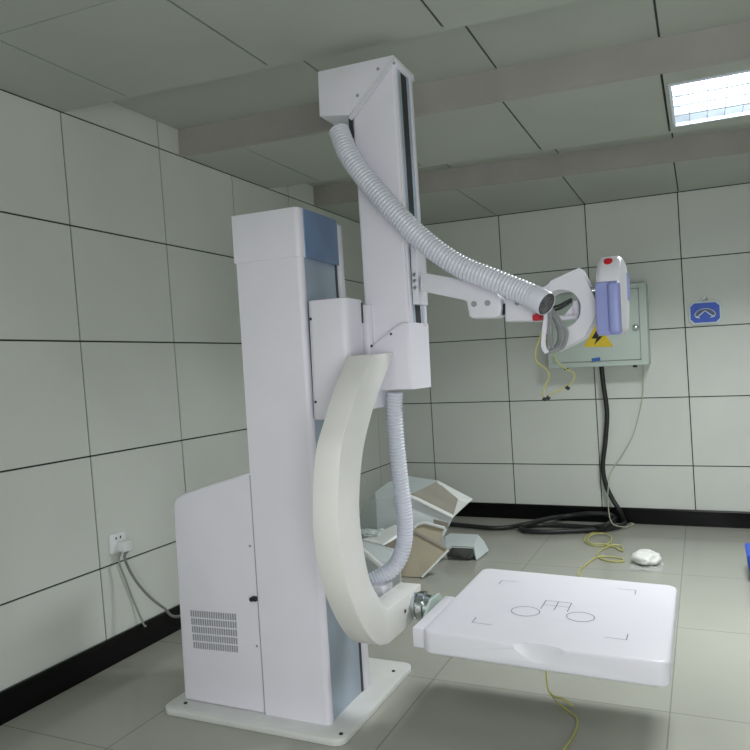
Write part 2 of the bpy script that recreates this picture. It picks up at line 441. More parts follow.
# lower shroud around the tube column
sp_ = [(1.60, 1.412), (1.822, 1.412), (1.822, 1.692), (1.79, 1.694), (1.765, 1.684), (1.60, 1.572)]
t = prism(sp_, 1, -4.024, -3.775, bev=.012, seg=3)
shr = obj('shroud', t, WHITE, M)
for u, v in ((391, 334), (371.5, 346)):
    p = ony(u, v, -4.024); obj('screw', add_lathe(bmesh.new(), [(0, .006), (.003, .005)], (p.x, -4.023, p.z), (0, -1, 0), 10), SLOT, shr)
# curved arm (profile in the y-z plane)
XA, XB = 1.648, 1.750
outer = [(371.6, 354.8), (358.4, 387), (348.8, 420), (341, 450.7), (338, 496.7), (339.6, 542.7), (347.3, 585.6), (358, 616.3), (370.3, 637.8), (379.5, 645.0), (388.7, 644)]
inner = [(382.6, 604), (370.3, 579.5), (363, 543), (359.6, 506), (362.6, 456.8), (370.3, 420), (380, 389.6), (394.4, 352.4)]
op = [onx(u, v, XB) for u, v in outer]; ip = [onx(u, v, XB) for u, v in inner]
op = catmull([(0, p.y, p.z) for p in op], 5); ip = catmull([(0, p.y, p.z) for p in ip], 5)
blk = [onx(u, v, XB) for u, v in ((408, 627), (416, 618), (421.5, 607), (421, 584), (387.5, 610.5))]
prof = [(p.y, p.z) for p in op] + [(p.y, p.z) for p in blk] + [(p.y, p.z) for p in ip]
arm = obj('curved_arm', prism(prof, 0, XA, XB, bev=.004), CREAM, M)
p = onx(405, 611, XB)
obj('screw', add_lathe(bmesh.new(), [(0, .008), (.003, .007)], (XB, p.y, p.z), (1, 0, 0), 10), SLOT, arm)
# pivot with chrome collar, bracket, detector
PY, PZ = -3.93, .475
t = bmesh.new()
add_lathe(t, [(0, .055), (.02, .058), (.022, .05), (.03, .05), (.032, .064), (.055, .064), (.058, .05), (.085, .05)], (XB - .002, PY, PZ), (1, 0, 0), 28)
obj('pivot_collar', t, CHROME, M)
X0, X1, Y0, Y1, ZT, ZB = 1.922, 2.790, -4.310, -3.440, .5, .412
def tilt(x): return .018 * (X1 - x) / (X1 - X0)
def tilted(bm):
    for v in bm.verts: v.co.z += tilt(v.co.x)
    return bm
t = prism([(-4.06, .40), (-3.82, .40), (-3.82, .48), (-3.86, .515), (-3.97, .52), (-4.05, .47)], 0, 1.833, 1.844, bev=.002)
for y in (-4.04, -3.84):
    add_prism(t, [(1.84, .41), (1.88, .41), (1.88, .48), (1.84, .47)], 1, y - .006, y + .006)
obj('bracket', t, GLASSG, M, 0)
obj('mount_bar', tilted(box((1.876, -4.275, .418), (1.923, -3.88, .493), .004)), WHITEB, M)
# detector slab, with a scooped grip cut into its front edge
def bool_cut(name, bm, cutter, mats, parent):
    o = obj(name, bm, mats, parent); c = obj('cut', cutter, mats[0] if isinstance(mats, list) else mats)
    md = o.modifiers.new('scoop', 'BOOLEAN'); md.object = c; md.operation = 'DIFFERENCE'; md.solver = 'EXACT'
    c.location -= ORIGIN[parent] if False else Vector((0, 0, 0))
    bpy.context.view_layer.update()
    ev = o.evaluated_get(bpy.context.evaluated_depsgraph_get()); me = bpy.data.meshes.new_from_object(ev)
    o.modifiers.clear(); o.data = me
    me.shade_smooth(); me.set_sharp_from_angle(angle=math.radians(28))
    bpy.data.objects.remove(c); return o
t = tilted(prism(rrect(X0, X1, Y0, Y1, .045, 8), 2, ZB, ZT, bev=.013, seg=4))
c = bmesh.new(); bmesh.ops.create_uvsphere(c, u_segments=40, v_segments=24, radius=1)
gx = ony(541, 655, Y0).x
for v in c.verts: v.co = Vector((gx + - .008 + v.co.x * .13, Y0 - .036 + v.co.y * .056, ZT + .035 + v.co.z * .115))
det = bool_cut('detector', t, c, WHITEB, M)
def ln(t, a, b, w=.0017):
    a = Vector(a); b = Vector(b); d = (b - a).normalized() * w; n = Vector((-d.y, d.x, 0))
    t.faces.new([t.verts.new(q + Vector((0, 0, .0008))) for q in (a - d - n, b + d - n, b + d + n, a - d + n)])
def dz(u, v):
    p = onz(u, v, ZT)
    for _ in range(5): p = onz(u, v, ZT + tilt(p.x))
    return p
for u, v, du in ((525.5, 611.3, 14), (580.5, 617, 14)):
    t = bmesh.new(); c_ = dz(u, v); r_ = (dz(u + du, v + du * .1) - c_).length; c_.z = ZT
    R_ = [[t.verts.new(c_ + Vector((math.cos(k_ * math.pi / 24) * q, math.sin(k_ * math.pi / 24) * q, .0008))) for q in (r_ - .0016, r_ + .0016)] for k_ in range(48)]
    for k_ in range(48): t.faces.new([R_[k_][0], R_[k_][1], R_[(k_ + 1) % 48][1], R_[(k_ + 1) % 48][0]])
    obj('printed_circle', tilted(t), LINE, det, 0)
a = dz(546, 600.5); dx = dz(571.5, 603.5).x - a.x; dy = dz(542.5, 609).y - a.y
A_ = Vector((a.x, a.y, ZT)); t = bmesh.new()
for i in range(3): ln(t, A_ + Vector((dx * i / 2, 0, 0)), A_ + Vector((dx * i / 2, dy, 0)))
ln(t, A_, A_ + Vector((dx, 0, 0)), .0012); ln(t, A_ + Vector((0, dy * .5, 0)), A_ + Vector((dx, dy * .5, 0)), .0012)
obj('printed_rectangle', tilted(t), LINE, det, 0)
for (u, v), sx, sy in (((502, 580.5), 1, -1), ((636, 590.5), -1, -1), ((472, 622.5), 1, 1), ((626.5, 640), -1, 1)):
    q = dz(u, v); q.z = ZT; t = bmesh.new()
    ln(t, q, q + Vector((0, .055 * sy, 0))); ln(t, q, q + Vector((.075 * sx, 0, 0)), .0011)
    obj('printed_corner', tilted(t), LINE, det, 0)
# yellow ground wire hanging under the detector
q = [ony(545, 668, -3.95)]; q[0].z = ZB + .002
q += [ony(547, 684, -3.95), ony(551, 694, -3.95), onz(557, 702, .03)]
f_ = [onz(566, 709, .006), onz(574, 714, .006)]
obj('ground_wire', tube(q + f_[:1] + [onz(577, 719, .006), onz(574, 734, .006), onz(562, 752, .006)], .0040, 6), YELLOW, M)
obj('ground_wire', tube([q[2], onz(556, 697, .06), onz(565, 700, .03), onz(573, 706, .008)], .005, 6), YELLOW, M)

# --- tube support on the right of the tube column
YT = -3.95
t = bmesh.new()
a = ony(421, 246, -3.91); b = ony(421, 305, -3.91)
add_box(t, (1.822, -3.965, b.z), (1.85, -3.85, a.z), .004)
obj('slider', t, WHITEB, M)
prof = [(420, 272), (452, 277.5), (478, 283.5), (491, 287.5), (497, 292), (500.5, 299), (501.5, 308), (500, 315), (495.5, 317.6), (472, 318.3), (469, 316), (466.5, 302), (464, 300.2), (440, 295), (420, 291)]
pp = [ony(u, v, -3.99) for u, v in prof]
crank = obj('support_arm', prism([(p.x, p.z) for p in pp], 1, -3.99, -3.90, bev=.007), WHITEB, M)
for u, v in ((474, 304), (487.5, 303)):
    p = ony(u, v, -3.99); obj('screw', add_lathe(bmesh.new(), [(0, .012), (.003, .012), (.0035, .006)], (p.x, -3.989, p.z), (0, -1, 0), 14), VENT, crank)
for v in (275, 281, 288):
    p = ony(414.5, v, -3.965); obj('bolt', add_lathe(bmesh.new(), [(0, .009), (.008, .009), (.01, .006)], (1.838, -3.965, p.z), (0, -1, 0), 10), CHROME, M)
a = ony(499, 309.8, -3.95); b = ony(508, 309.5, -3.95)
obj('swivel_joint', add_lathe(bmesh.new(), [(0, .02), (.01, .02), (.012, .024), (b.x - a.x, .024)], (a.x, -3.945, a.z), (1, 0, 0), 18), DARK, M)
prof = [(505, 292.5), (526, 297), (545, 304), (545, 321), (505, 321.3)]
pp = [ony(u, v, -4.0) for u, v in prof]
plate = obj('clamp_plate', prism([(p.x, p.z) for p in pp], 1, -4.0, -3.90, bev=.006), WHITEB, M)
for u, v in ((517, 303), (523, 303)):
    p = ony(u, v, -4.0); obj('screw', add_lathe(bmesh.new(), [(0, .010), (.003, .009)], (p.x, -4.0, p.z), (0, -1, 0), 12), VENT, plate)
p = ony(538.5, 317.5, -4.01)
t = box((p.x - .022, -4.02, p.z - .012), (p.x + .022, -3.99, p.z + .012), .005)
add_cyl(t, (p.x + .0, -4.035, p.z + .004), (p.x, -4.0, p.z + .004), .012, 12)
obj('red_clamp', t, RED, plate)
# ring bracket: tilted plate with a large round hole opening at lower left
YRg0, YRg1 = -3.99, -3.86
outl = [(538.5, 289.5), (549, 284), (550, 281), (577.5, 268.3), (580, 268), (594, 296), (597.5, 306), (596.5, 314), (584, 337), (572, 344), (556, 351.5)]
o3 = [ony(u, v, YRg0) for u, v in outl]
hc = ony(561, 309, YRg0); hr = (ony(581, 309, YRg0) - hc).length
angs = [math.atan2(o3[-1].z - hc.z, o3[-1].x - hc.x), math.atan2(o3[0].z - hc.z, o3[0].x - hc.x)]
a_start = math.radians(-118); a_end = math.radians(168)
inn = [(hc.x + hr * math.cos(a_start + (a_end - a_start) * k_ / 36), hc.z + hr * math.sin(a_start + (a_end - a_start) * k_ / 36)) for k_ in range(37)]
t = bmesh.new()
op_ = [(p.x, p.z) for p in o3]
# strips joining the outer outline to the hole edge, front, back and rims
OUT = []
import itertools
acc = [0]
for a_, b_ in zip(op_[::-1], op_[::-1][1:]): acc.append(acc[-1] + math.hypot(b_[0] - a_[0], b_[1] - a_[1]))
rev = op_[::-1]
def ray_out(a):
    dxx, dzz = math.cos(a), math.sin(a); best = None
    pts = rev
    for p, q in zip(pts, pts[1:]):
        ex, ez = q[0] - p[0], q[1] - p[1]; den = dxx * ez - dzz * ex
        if abs(den) < 1e-9: continue
        s = ((p[0] - hc.x) * ez - (p[1] - hc.z) * ex) / den; w_ = ((p[0] - hc.x) * dzz - (p[1] - hc.z) * dxx) / den
        if s > 0 and -1e-6 <= w_ <= 1 + 1e-6: best = s if best is None else max(best, s)
    return best
A1 = math.atan2(rev[0][1] - hc.z, rev[0][0] - hc.x); A2 = math.atan2(rev[-1][1] - hc.z, rev[-1][0] - hc.x)
if A2 < A1: A2 += 2 * math.pi
corner = sorted([(math.atan2(z - hc.z, x - hc.x) + (2 * math.pi if math.atan2(z - hc.z, x - hc.x) < A1 - 1e-6 else 0)) for x, z in rev])
ang = sorted(set([round(A1 + (A2 - A1) * k_ / 40, 5) for k_ in range(41)] + [round(c_, 5) for c_ in corner]))
FO, FI, BO, BI = [], [], [], []
for a in ang:
    s = ray_out(min(max(a, A1 + 1e-5), A2 - 1e-5)) or hr * 1.3
    s = max(s, hr + .004)
    for lst, r_, y_ in ((FO, s, YRg0), (FI, hr, YRg0), (BO, s, YRg1), (BI, hr, YRg1)):
        lst.append(t.verts.new((hc.x + r_ * math.cos(a), y_, hc.z + r_ * math.sin(a))))
for i in range(len(ang) - 1):
    for X, Y in ((FO, FI), (FI, BI), (BI, BO), (BO, FO)):
        t.faces.new([X[i], X[i + 1], Y[i + 1], Y[i]])
for i in (0, -1): t.faces.new([FO[i], FI[i], BI[i], BO[i]])
bmesh.ops.recalc_face_normals(t, faces=t.faces)
ringo = obj('ring_bracket', t, WHITEB, M)
t = bmesh.new()
a, b = ony(552, 318, -3.9), ony(579, 316.5, -3.9); c_ = ony(574, 301, -3.9); d_ = ony(578.5, 300.5, -3.9)
add_box(t, (a.x, -3.93, b.z - .010), (b.x, -3.87, b.z + .006), .003)
add_box(t, (c_.x, -3.93, b.z), (d_.x + .004, -3.87, c_.z), .003)
add_prism(t, [(c_.x - .045, b.z), (c_.x, b.z), (c_.x, b.z + .05)], 1, -3.91, -3.89)
obj('inner_bracket', t, WHITE, ringo)
# tube head: rounded white housing with lilac front cover
hx0, hx1 = ony(596, 300, -4.0).x, ony(623, 300, -4.0).x
hy = -4.03
zt = ony(612, 256, hy + .1).z; zm = ony(608, 281.5, hy).z; zb = ony(609, 334, hy).z
prof = [(hy, zb + .01), (hy - .002, zm), (hy + .012, zm + .035), (hy + .05, zt - .02), (hy + .085, zt - .003), (hy + .13, zt), (hy + .24, zt - .01), (hy + .30, zt - .06), (hy + .31, zb + .10), (hy + .27, zb + .03), (hy + .20, zb)]
t = bmesh.new(); add_prism(t, prof, 0, hx0 + .004, hx1, bev=.022, seg=4)
head = obj('tube_head', t, WHITEB, M)
t = prism(rrect(hx0 + .002, hx1 - .006, zb - .004, zm, .014, 5), 1, hy - .012, hy + .03, bev=.006, seg=3)
xm = (hx0 * .46 + hx1 * .54)
add_prism(t, rrect(xm - .004, hx1 - .006, zb, zm - .004, .014, 5), 1, hy - .03, hy + .03, bev=.012, seg=3)
obj('front_cover', t, LILAC, head)
obj('rear_cover', prism([(hy + .22, zm + .05), (hy + .28, zm + .03), (hy + .285, zm - .05), (hy + .23, zm - .06)], 0, hx1 - .004, hx1 + .006, bev=.004), LILAC, head)
p = ony(608.5, 262.5, hy + .06)
t = bmesh.new(); add_lathe(t, [(-.03, .015), (-.008, .014), (-.006, .020), (.004, .020), (.008, .014)], (p.x, p.y - .008, p.z), (0, -.75, .66), 16)
obj('knob', t, RED, head)
a, b = ony(585, 292.5, -3.95), ony(598, 290.5, -3.95)
obj('shaft', cyl((a.x, -3.95, a.z), (b.x, -3.95, b.z), .016, 16), CHROME, M)

# --- corrugated hoses
def hose(name, path, r, pitch, parent):
    q = resample(catmull(path, 10), pitch / 3)
    pat = (0, .0045, .0045)
    return obj(name, add_tube(bmesh.new(), q, lambda i: r - .005 + pat[i % 3], 24, True), HOSE, parent, 60)
yh = [-4.04, -4.07, -4.085, -4.085, -4.085, -4.08, -4.08, -4.085, -4.11]
hp_ = [(338.5, 130), (350, 157), (375, 190), (402, 220), (430, 246), (460, 266), (490, 278.5), (518, 290), (538, 299)]
hose1 = hose('hose', [ony(u, v, y) for (u, v), y in zip(hp_, yh)], .0455, .0155, M)
a, b = ony(536, 298.5, -4.105), ony(546.5, 304, -4.125)
t = bmesh.new(); d = (b - a)
add_lathe(t, [(-.02, .040), (-.018, .047), (d.length, .046), (d.length + .003, .044), (d.length - .01, .040)], a, d, 24)
obj('end_cuff', t, HOSE, hose1)
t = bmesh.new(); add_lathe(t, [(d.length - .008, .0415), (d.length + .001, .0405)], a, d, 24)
obj('opening_shade', t, mat('opening_shade_grey', (.10, .10, .105), .7, var=.5, scale=60), hose1)  # grey disc paints in the shade inside the hose end
a = ony(341.5, 126, -4.03); b = a + Vector((-.003, .0, .06))
yq = [-3.905, -3.90, -3.89, -3.87, -3.86, -3.86, -3.88, -3.92]
hq = [(395, 392), (394.5, 412), (397, 447), (400.5, 480), (405, 520), (403, 548), (393, 568), (372, 581)]
hose2 = hose('hose', [Vector((1.69, -3.9, 1.42))] * 0 + [ony(u, v, y) for (u, v), y in zip(hq, yq)], .037, .0145, M)
p = ony(380, 591, -3.93)
obj('hose_socket', box((p.x - .05, -3.99, .50), (p.x + .04, -3.87, .56), .012), WHITEB, M)
# --- cable bundle and wires hanging out of the hose
def wire(pts, y, r, m, name, par, dy=0):
    obj(name, tube([ony(u, v, y + dy * i) for i, (u, v) in enumerate(pts)], r, 6), m, par)
for k_ in range(6):
    o_ = k_ * 1.6
    wire([(546 + k_ * .4, 304 + k_ * .8), (550 + o_ * .5, 312), (556 + o_, 322 + k_), (559 + o_, 334), (557 + o_ * .8, 345 + k_ * .3), (549 + o_ * .4, 352)], -4.055 - .004 * (k_ % 3), .0075, GREYB if k_ % 3 else GREYC, 'cable', M)
wire([(547, 306), (546, 318), (544, 333), (543.5, 346), (547, 353)], -4.07, .010, WHITE, 'cable', M)
wire([(550, 306), (550, 320), (550, 336), (552, 348)], -4.075, .009, GREYB, 'cable', M)
for dv in (0, 3.2):
    wire([(548, 308 + dv), (558, 306 + dv), (566, 302 + dv), (572, 299 + dv * .6)], -4.04, .005, BLACKC, 'cable', M)
wire([(547, 322), (541, 335), (535.5, 352), (537, 362), (546, 369), (549, 376), (545, 386), (543, 397)], -4.07, .0030, YELLOW, 'ground_wire', M)
wire([(551, 348), (556, 360), (566, 369), (574, 373), (572, 382), (562, 389), (547, 396)], -4.05, .0027, YELLOW, 'ground_wire', M)
for u, v in ((543, 398), (566, 387), (546.5, 397)):
    p = ony(u, v, -4.065); obj('wire_tip', cyl(p, p + Vector((.012, 0, -.008)), .007, 8), BLACKC, M)

# ------------------------------------------------------------------ electrical box on the back wall
YB = -.24
eb = thing('electrical_box', 'pale green metal electrical box with warning triangle mounted on the back wall', 'electrical box', (2.1, 0, 1.41))
bx0, bx1 = 1.668, 2.515; bz0, bz1 = 1.415, 2.115
obj('housing', box((bx0, YB, bz0), (bx1, -.002, bz1), .006), BOXG, eb)
door = obj('door', box((bx0 + .055, YB - .016, bz0 + .05), (bx1 - .065, YB - .001, bz1 - .05), .004), BOXG, eb)
t = bmesh.new()
for lo, hi in (((bx0 + .048, YB - .004, bz0 + .044), (bx1 - .058, YB - .001, bz0 + .052)), ((bx0 + .048, YB - .004, bz1 - .052), (bx1 - .058, YB - .001, bz1 - .044)),
               ((bx0 + .048, YB - .004, bz0 + .044), (bx0 + .056, YB - .001, bz1 - .044)), ((bx1 - .066, YB - .004, bz0 + .044), (bx1 - .058, YB - .001, bz1 - .044))):
    add_box(t, lo, hi)
obj('door_gap', t, VENT, eb, 0)
YD = YB - .016
p = ony(635.5, 327.5, YD)
t = add_lathe(bmesh.new(), [(0, .03), (.006, .03), (.012, .024), (.03, .016), (.034, .006)], (p.x, YD, p.z), (0, -1, 0), 20)
obj('lock', t, CHROME, door)
tri = [ony(u, v, YD) for u, v in ((583.5, 347), (613.5, 346.8), (597.5, 322))]
t = prism([(p.x, p.z) for p in tri], 1, YD - .003, YD + .001)
ws = obj('warning_sign', t, YSIGN, door, 0)
bolt_ = [(598.5, 331), (593, 339), (597, 338.5), (593.5, 344.8), (602.5, 335.6), (598, 336), (601.5, 331.5)]
bolt_ = [(596, 331), (591.5, 338.5), (596.5, 338.6), (594, 345.2), (603, 336), (598, 336.3), (600.5, 332.3)]
q = [ony(u, v, YD - .004) for u, v in bolt_]
obj('lightning_mark', prism([(p.x, p.z) for p in q], 1, YD - .005, YD - .002), INK, ws, 0)
q = [ony(u, v, YD) for u, v in ((591.5, 358.5), (600, 357.2), (600.3, 360.6), (592, 361.8))]
obj('blue_sticker', prism([(p.x, p.z) for p in q], 1, YD - .003, YD + .001), BLUEST, door, 0)
for u in (566, 635):
    p = ony(u, 369, -.15); obj('cable_gland', cyl((p.x, -.13, bz0 - .02), (p.x, -.13, bz0 + .004), .018, 12), DARK, eb)

# thick black mains cable dropping to the floor and coiling there
gz = .028
def fl(u, v, z=gz): return onz(u, v, z)
pts = [ony(601.5, 367, -.1), ony(603.5, 385, -.08), ony(607, 412, -.07), ony(605.5, 440, -.07), ony(602.8, 466, -.07), ony(606, 485, -.075), ony(613, 500, -.085), ony(619, 509.5, -.10)]
pts[0].z = bz0 - .002
def wl(u, v): return ony(u, v, -.055)
pts += [fl(625, 519.5, .03), fl(623, 524.5), fl(613, 527.5), fl(598, 529.5), fl(573, 531), fl(547, 531.8), fl(527, 530.8), fl(520.5, 528), fl(529, 525.6), fl(547, 524.8), fl(573, 526), fl(592, 527, .04), fl(606, 525, .075)]
pts += [ony(615, 518.5, -.075), wl(609, 514.5), wl(589, 513.5), wl(565, 516), fl(545, 519.5, .06), fl(528, 523.7, .06), fl(510, 527), fl(493, 528), fl(470, 526), fl(450, 524), fl(430, 523)]
for q in pts[8:]:
    q.y = min(q.y, -.05); q.z = max(q.z, .022)
tag(obj('power_cable', tube(pts, .0205, 12, 6), BLACKC), 'thick black cable running down from the electrical box and looped on the floor', 'cable')
# thin pale wire down the wall and its yellow coil on the floor
pts = [ony(643.5, 369, -.07), ony(643, 390, -.03), ony(640, 410, -.02), ony(633, 435, -.02), ony(622, 455, -.02), ony(611, 472, -.03), ony(608, 490, -.10), ony(608.5, 508, -.13), fl(612, 523, .085), fl(625, 527, .02), fl(634, 524, .01), fl(631, 520.5, .01)]
pts[0].z = bz0 - .001
for q in pts[8:]: q.y = min(q.y, -.05)
tag(obj('thin_wire', tube(pts, .0045, 6), PALEY), 'thin pale yellow wire hanging down the wall right of the black cable', 'wire')
z_ = .008
cp = [(600, 531.5, z_), (592, 533, z_), (586, 537, z_), (585, 541.5, z_), (592, 545, z_), (603, 545.5, z_), (610, 542, z_), (611, 537, z_ * 2), (604, 533.5, z_ * 2), (594, 534, z_ * 2.5), (587.5, 539, z_ * 2.5), (592, 543.5, z_ * 2), (604, 544, z_ * 2), (614, 547, z_), (622, 551, z_), (622, 546.5, z_), (614, 545, z_ * 2), (603, 549, z_), (597, 555, z_), (602, 559, z_), (613, 561.5, z_), (623, 561, z_), (622, 558.5, z_), (608, 556.5, z_), (597, 557, z_ * 1.5), (588, 563, z_), (580, 570, z_), (578, 576, z_)]
tag(obj('yellow_wire', tube([fl(*c_) for c_ in cp], .0052, 6), YELLOW), 'thin yellow wire lying in loose loops on the floor near the back wall', 'wire')

# blue octagonal sign hanging on the back wall
cs = ony(705, 312.6, -.02)
sg = thing('wall_sign', 'small blue octagonal sign with a white rim and gauge drawing on back wall', 'sign', (cs.x, 0, cs.z - .09))
w_, h_ = .129, .098
def octo(w, h, c): return [(cs.x + a * w + (-1 if a > 0 else 1) * (c if i else 0), cs.z + b * h + (-1 if b > 0 else 1) * (0 if i else c)) for a, b, i in
                           ((-1, -1, 0), (-1, -1, 1), (1, -1, 1), (1, -1, 0), (1, 1, 0), (1, 1, 1), (-1, 1, 1), (-1, 1, 0))]
obj('rim', prism(octo(w_, h_, .035)[::-1], 1, -.026, -.001, bev=.003), WSIGN, sg)
obj('face', prism(octo(w_ - .016, h_ - .015, .03), 1, -.029, -.02), BLUESG, sg, 0)
def arcband(r0, r1, a0, a1, y, cz, n=16):
    bm_ = bmesh.new(); V = []
    for k_ in range(n + 1):
        a = math.radians(a0 + (a1 - a0) * k_ / n)
        V.append([bm_.verts.new((cs.x + r * math.cos(a), y, cz + r * .72 * math.sin(a))) for r in (r0, r1)])
    for A, B in zip(V, V[1:]): bm_.faces.new([A[0], A[1], B[1], B[0]])
    return bm_
obj('dark_arc', arcband(.052, .078, 0, 180, -.031, cs.z - .025), DSIGN, sg, 0)
t = arcband(.078, .084, 0, 180, -.0315, cs.z - .025)
for s in (-1, 1):
    c0 = Vector((cs.x + s * .058, -.032, cs.z - .034))
    t.faces.new([t.verts.new(c0 + Vector(d)) for d in ((-.02 * s, 0, -.014), (.014 * s, 0, -.006), (.022 * s, 0, .012), (-.006 * s, 0, .004))])
    t.faces.new([t.verts.new(Vector((cs.x + s * x, -.032, cs.z + z))) for x, z in ((.055, -.036), (.06, -.03), (.004, .018), (-.001, .012))])
obj('white_lines', t, WSIGN, sg, 0)
t = bmesh.new(); pth = [Vector((cs.x + .022 * math.cos(a), -.014, cs.z + h_ + .004 + .026 * math.sin(a))) for a in [math.pi * k_ / 10 for k_ in range(11)]]
add_tube(t, pth, .006, 8); add_cyl(t, (cs.x, -.026, cs.z + h_ + .028), (cs.x, -.001, cs.z + h_ + .028), .009, 10)
obj('hook', t, CHROME, sg)

# ------------------------------------------------------------------ wall socket and plug on the left wall
c_ = onx(116.5, 542.5, 0)
so = thing('wall_socket', 'white wall socket low on the left wall', 'socket', (0, c_.y, c_.z - .06))
obj('plate', prism(rrect(c_.y - .058, c_.y + .058, c_.z - .052, c_.z + .052, .008, 3), 0, .0005, .014, bev=.003), SOCK, so)
for dy in (-.016, .016):
    obj('pin_hole', box((.0135, c_.y + dy - .004, c_.z + .020), (.0152, c_.y + dy + .004, c_.z + .034)), DARK, so, 0)
pl = thing('power_plug', 'white plug in the left wall socket with a grey cord drooping to the machine', 'plug', (.03, c_.y + .018, c_.z - .045))
q = prism(rrect(c_.y - .018, c_.y + .048, c_.z - .048, c_.z + .008, .014, 4), 0, .0155, .07, bev=.008)
obj('plug_body', q, SOCK, pl)
cps = [Vector((.058, c_.y + .02, c_.z - .045)), onx(124.5, 557, .075), onx(130, 571, .09), onx(139, 585, .13), onx(151, 598, .19), onx(164, 608, .26), onx(178, 616.5, .36), Vector((.55, -3.73, .33)), Vector((.72, -3.705, .33))]
obj('cord', tube(cps, .0075, 8), GREYC, pl)
tag(obj('cord_shadow', tube([Vector((.02, c_.y + .005, c_.z - .056)), onx(119, 562, .012), onx(126, 581, .012), onx(134, 602, .012), onx(143.5, 624, .03), onx(146, 626, .03)], .005, 6), mat('cord_shadow_grey', (.30, .33, .30), .6)),  # grey tube drawn in place of the shadow the cord throws on the wall
    'thin grey line standing in for the plug cord shadow on the left wall', 'cable')

# ------------------------------------------------------------------ loose machine covers on the floor behind
def S3(*uvy): return [ony(u, v, y) for u, v, y in uvy]
# large hood-shaped cover, open side to the right
cA = thing('machine_cover', 'large white hood-shaped cover lying open behind the curved arm, uppermost of the loose covers', 'machine cover', (.75, -1.45, 0))
Yf, Yk = -1.62, -1.05
tl = ony(375, 492, Yf); tm = ony(409, 477, -1.35)
fA = []
p1, p2, p3, p4, p5 = S3((356, 528, -1.5), (362, 508, -1.5), (375, 492, -1.5), (389, 481.5, -1.35), (409, 476, -1.2))
pr = ony(438, 480.5, -1.1); qr = ony(473, 499, -1.0)
f1, f2, f3 = S3((376, 500, -1.68), (408, 495, -1.68), (453, 517.5, -1.55))
g1, g2, g3 = S3((378, 545, -1.72), (410, 540, -1.72), (444, 536, -1.58))
for q in (g1, g2, g3): q.z = max(q.z, .12)
b1 = ony(466, 512, -1.0); b0 = ony(420, 500, -1.0)
outs = sheet([[p3, f1, f2, ony(410, 494, -1.6)], [p3, ony(410, 494, -1.6), pr, p5, p4], [f1, g1, g2, f2], [f2, g2, g3, f3], [p3, p2, f1], [p2, p1, g1, f1]], .012)
obj('shell', outs, SHELLO, cA, 20)
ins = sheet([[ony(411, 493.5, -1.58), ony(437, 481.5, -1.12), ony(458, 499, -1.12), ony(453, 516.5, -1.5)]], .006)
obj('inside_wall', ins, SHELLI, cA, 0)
obj('flange', sheet([[pr, qr, ony(458, 499.5, -1.1), ony(437, 482.5, -1.14)], [ony(458, 499.5, -1.1), qr, ony(468, 503, -1.05), ony(453, 517, -1.5)]], .01), SHELLW, cA, 0)
obj('front_lip', tube(S3((400, 496, -1.69), (412, 497.5, -1.70), (432, 507, -1.63), (453, 517.3, -1.56)), .018, 8), SHELLW, cA)
q = [ony(u, v, -1.30) for u, v in ((405, 482.5), (413, 483.5), (412.5, 485.5), (406, 485))]
obj('cutout', sheet([q], .004), SLOT, cA, 0)
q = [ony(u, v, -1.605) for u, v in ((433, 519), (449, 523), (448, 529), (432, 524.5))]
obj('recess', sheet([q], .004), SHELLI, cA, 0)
# legs that carry the hood on the floor
sk = [Vector((f.x, f.y, 0.0)) for f in (g1, g3)]
obj('skirt', sheet([[g1, g3, Vector((g3.x, g3.y + .05, .004)), Vector((g1.x, g1.y + .05, .004))], [g1, p1, Vector((p1.x, p1.y, .004)), Vector((g1.x, g1.y + .05, .004))]], .01), SHELLO, cA, 0)
# tan-lined cover in front
cB = thing('machine_cover', 'cover panel showing its tan inner side, leaning in front of the hood-shaped cover', 'machine cover', (.95, -2.0, 0))
def yB(v): return -1.86 - .2 * (v - 523) / 56
def pB(u, v, d=0):
    q = ony(u, v, yB(v) - d); q.z = max(q.z, .006); return q
up_ = [pB(*q) for q in ((413, 531), (416, 526), (424, 523), (444.5, 528), (439.5, 540), (446, 548))]
dn_ = [up_[0], up_[5]] + [pB(*q) for q in ((448.6, 550), (422, 577), (405, 579), (397, 577), (404, 550))]
fan = lambda L: [[L[0], L[i], L[i + 1]] for i in range(1, len(L) - 1)]
obj('inner_panel', sheet(fan(up_) + fan(dn_), .008), TAN, cB, 0)
obj('rim', tube([pB(*q, .012) for q in ((414, 527.5), (418, 524.5), (425, 523), (435, 525.5), (444.5, 528))], .012, 8), SHELLW, cB)
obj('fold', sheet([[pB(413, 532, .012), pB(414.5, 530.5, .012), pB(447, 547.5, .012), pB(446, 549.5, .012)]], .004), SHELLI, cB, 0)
obj('edge', tube([pB(448.6, 550, .012), pB(422, 577, .012)], .008, 8), SHELLW, cB)
# white cover at the left, under the hood
cC = thing('machine_cover', 'low white cover lying beneath the hood-shaped cover, half hidden by the curved arm', 'machine cover', (.7, -2.1, 0))
lo_ = S3((371, 538, -2.0), (395, 526, -1.9), (408, 528, -1.95), (400, 551, -2.1), (383, 546, -2.15), (362, 541, -2.1))
lw = S3((363, 556, -2.25), (384, 571, -2.3), (400, 566, -2.3))
l0 = [Vector((lw[0].x, lw[0].y, .004)), Vector((lw[1].x, lw[1].y, .004)), Vector((lw[2].x, lw[2].y, .004))]
obj('top', sheet([[lo_[0], lo_[1], lo_[2], lo_[3], lo_[4]], [lo_[0], lo_[4], lo_[5]]], .012), SHELLW, cC, 0)
obj('front', sheet([[lo_[5], lo_[4], lo_[3], lw[2], lw[1], lw[0]], [lw[0], lw[1], l0[1], l0[0]], [lw[1], lw[2], l0[2], l0[1]]], .01), SHELLO, cC, 0)
obj('front_edge', tube([lo_[5] * .35 + lw[0] * .65, lw[1] + Vector((0, -.01, .02))], .022, 8), SHELLW, cC)
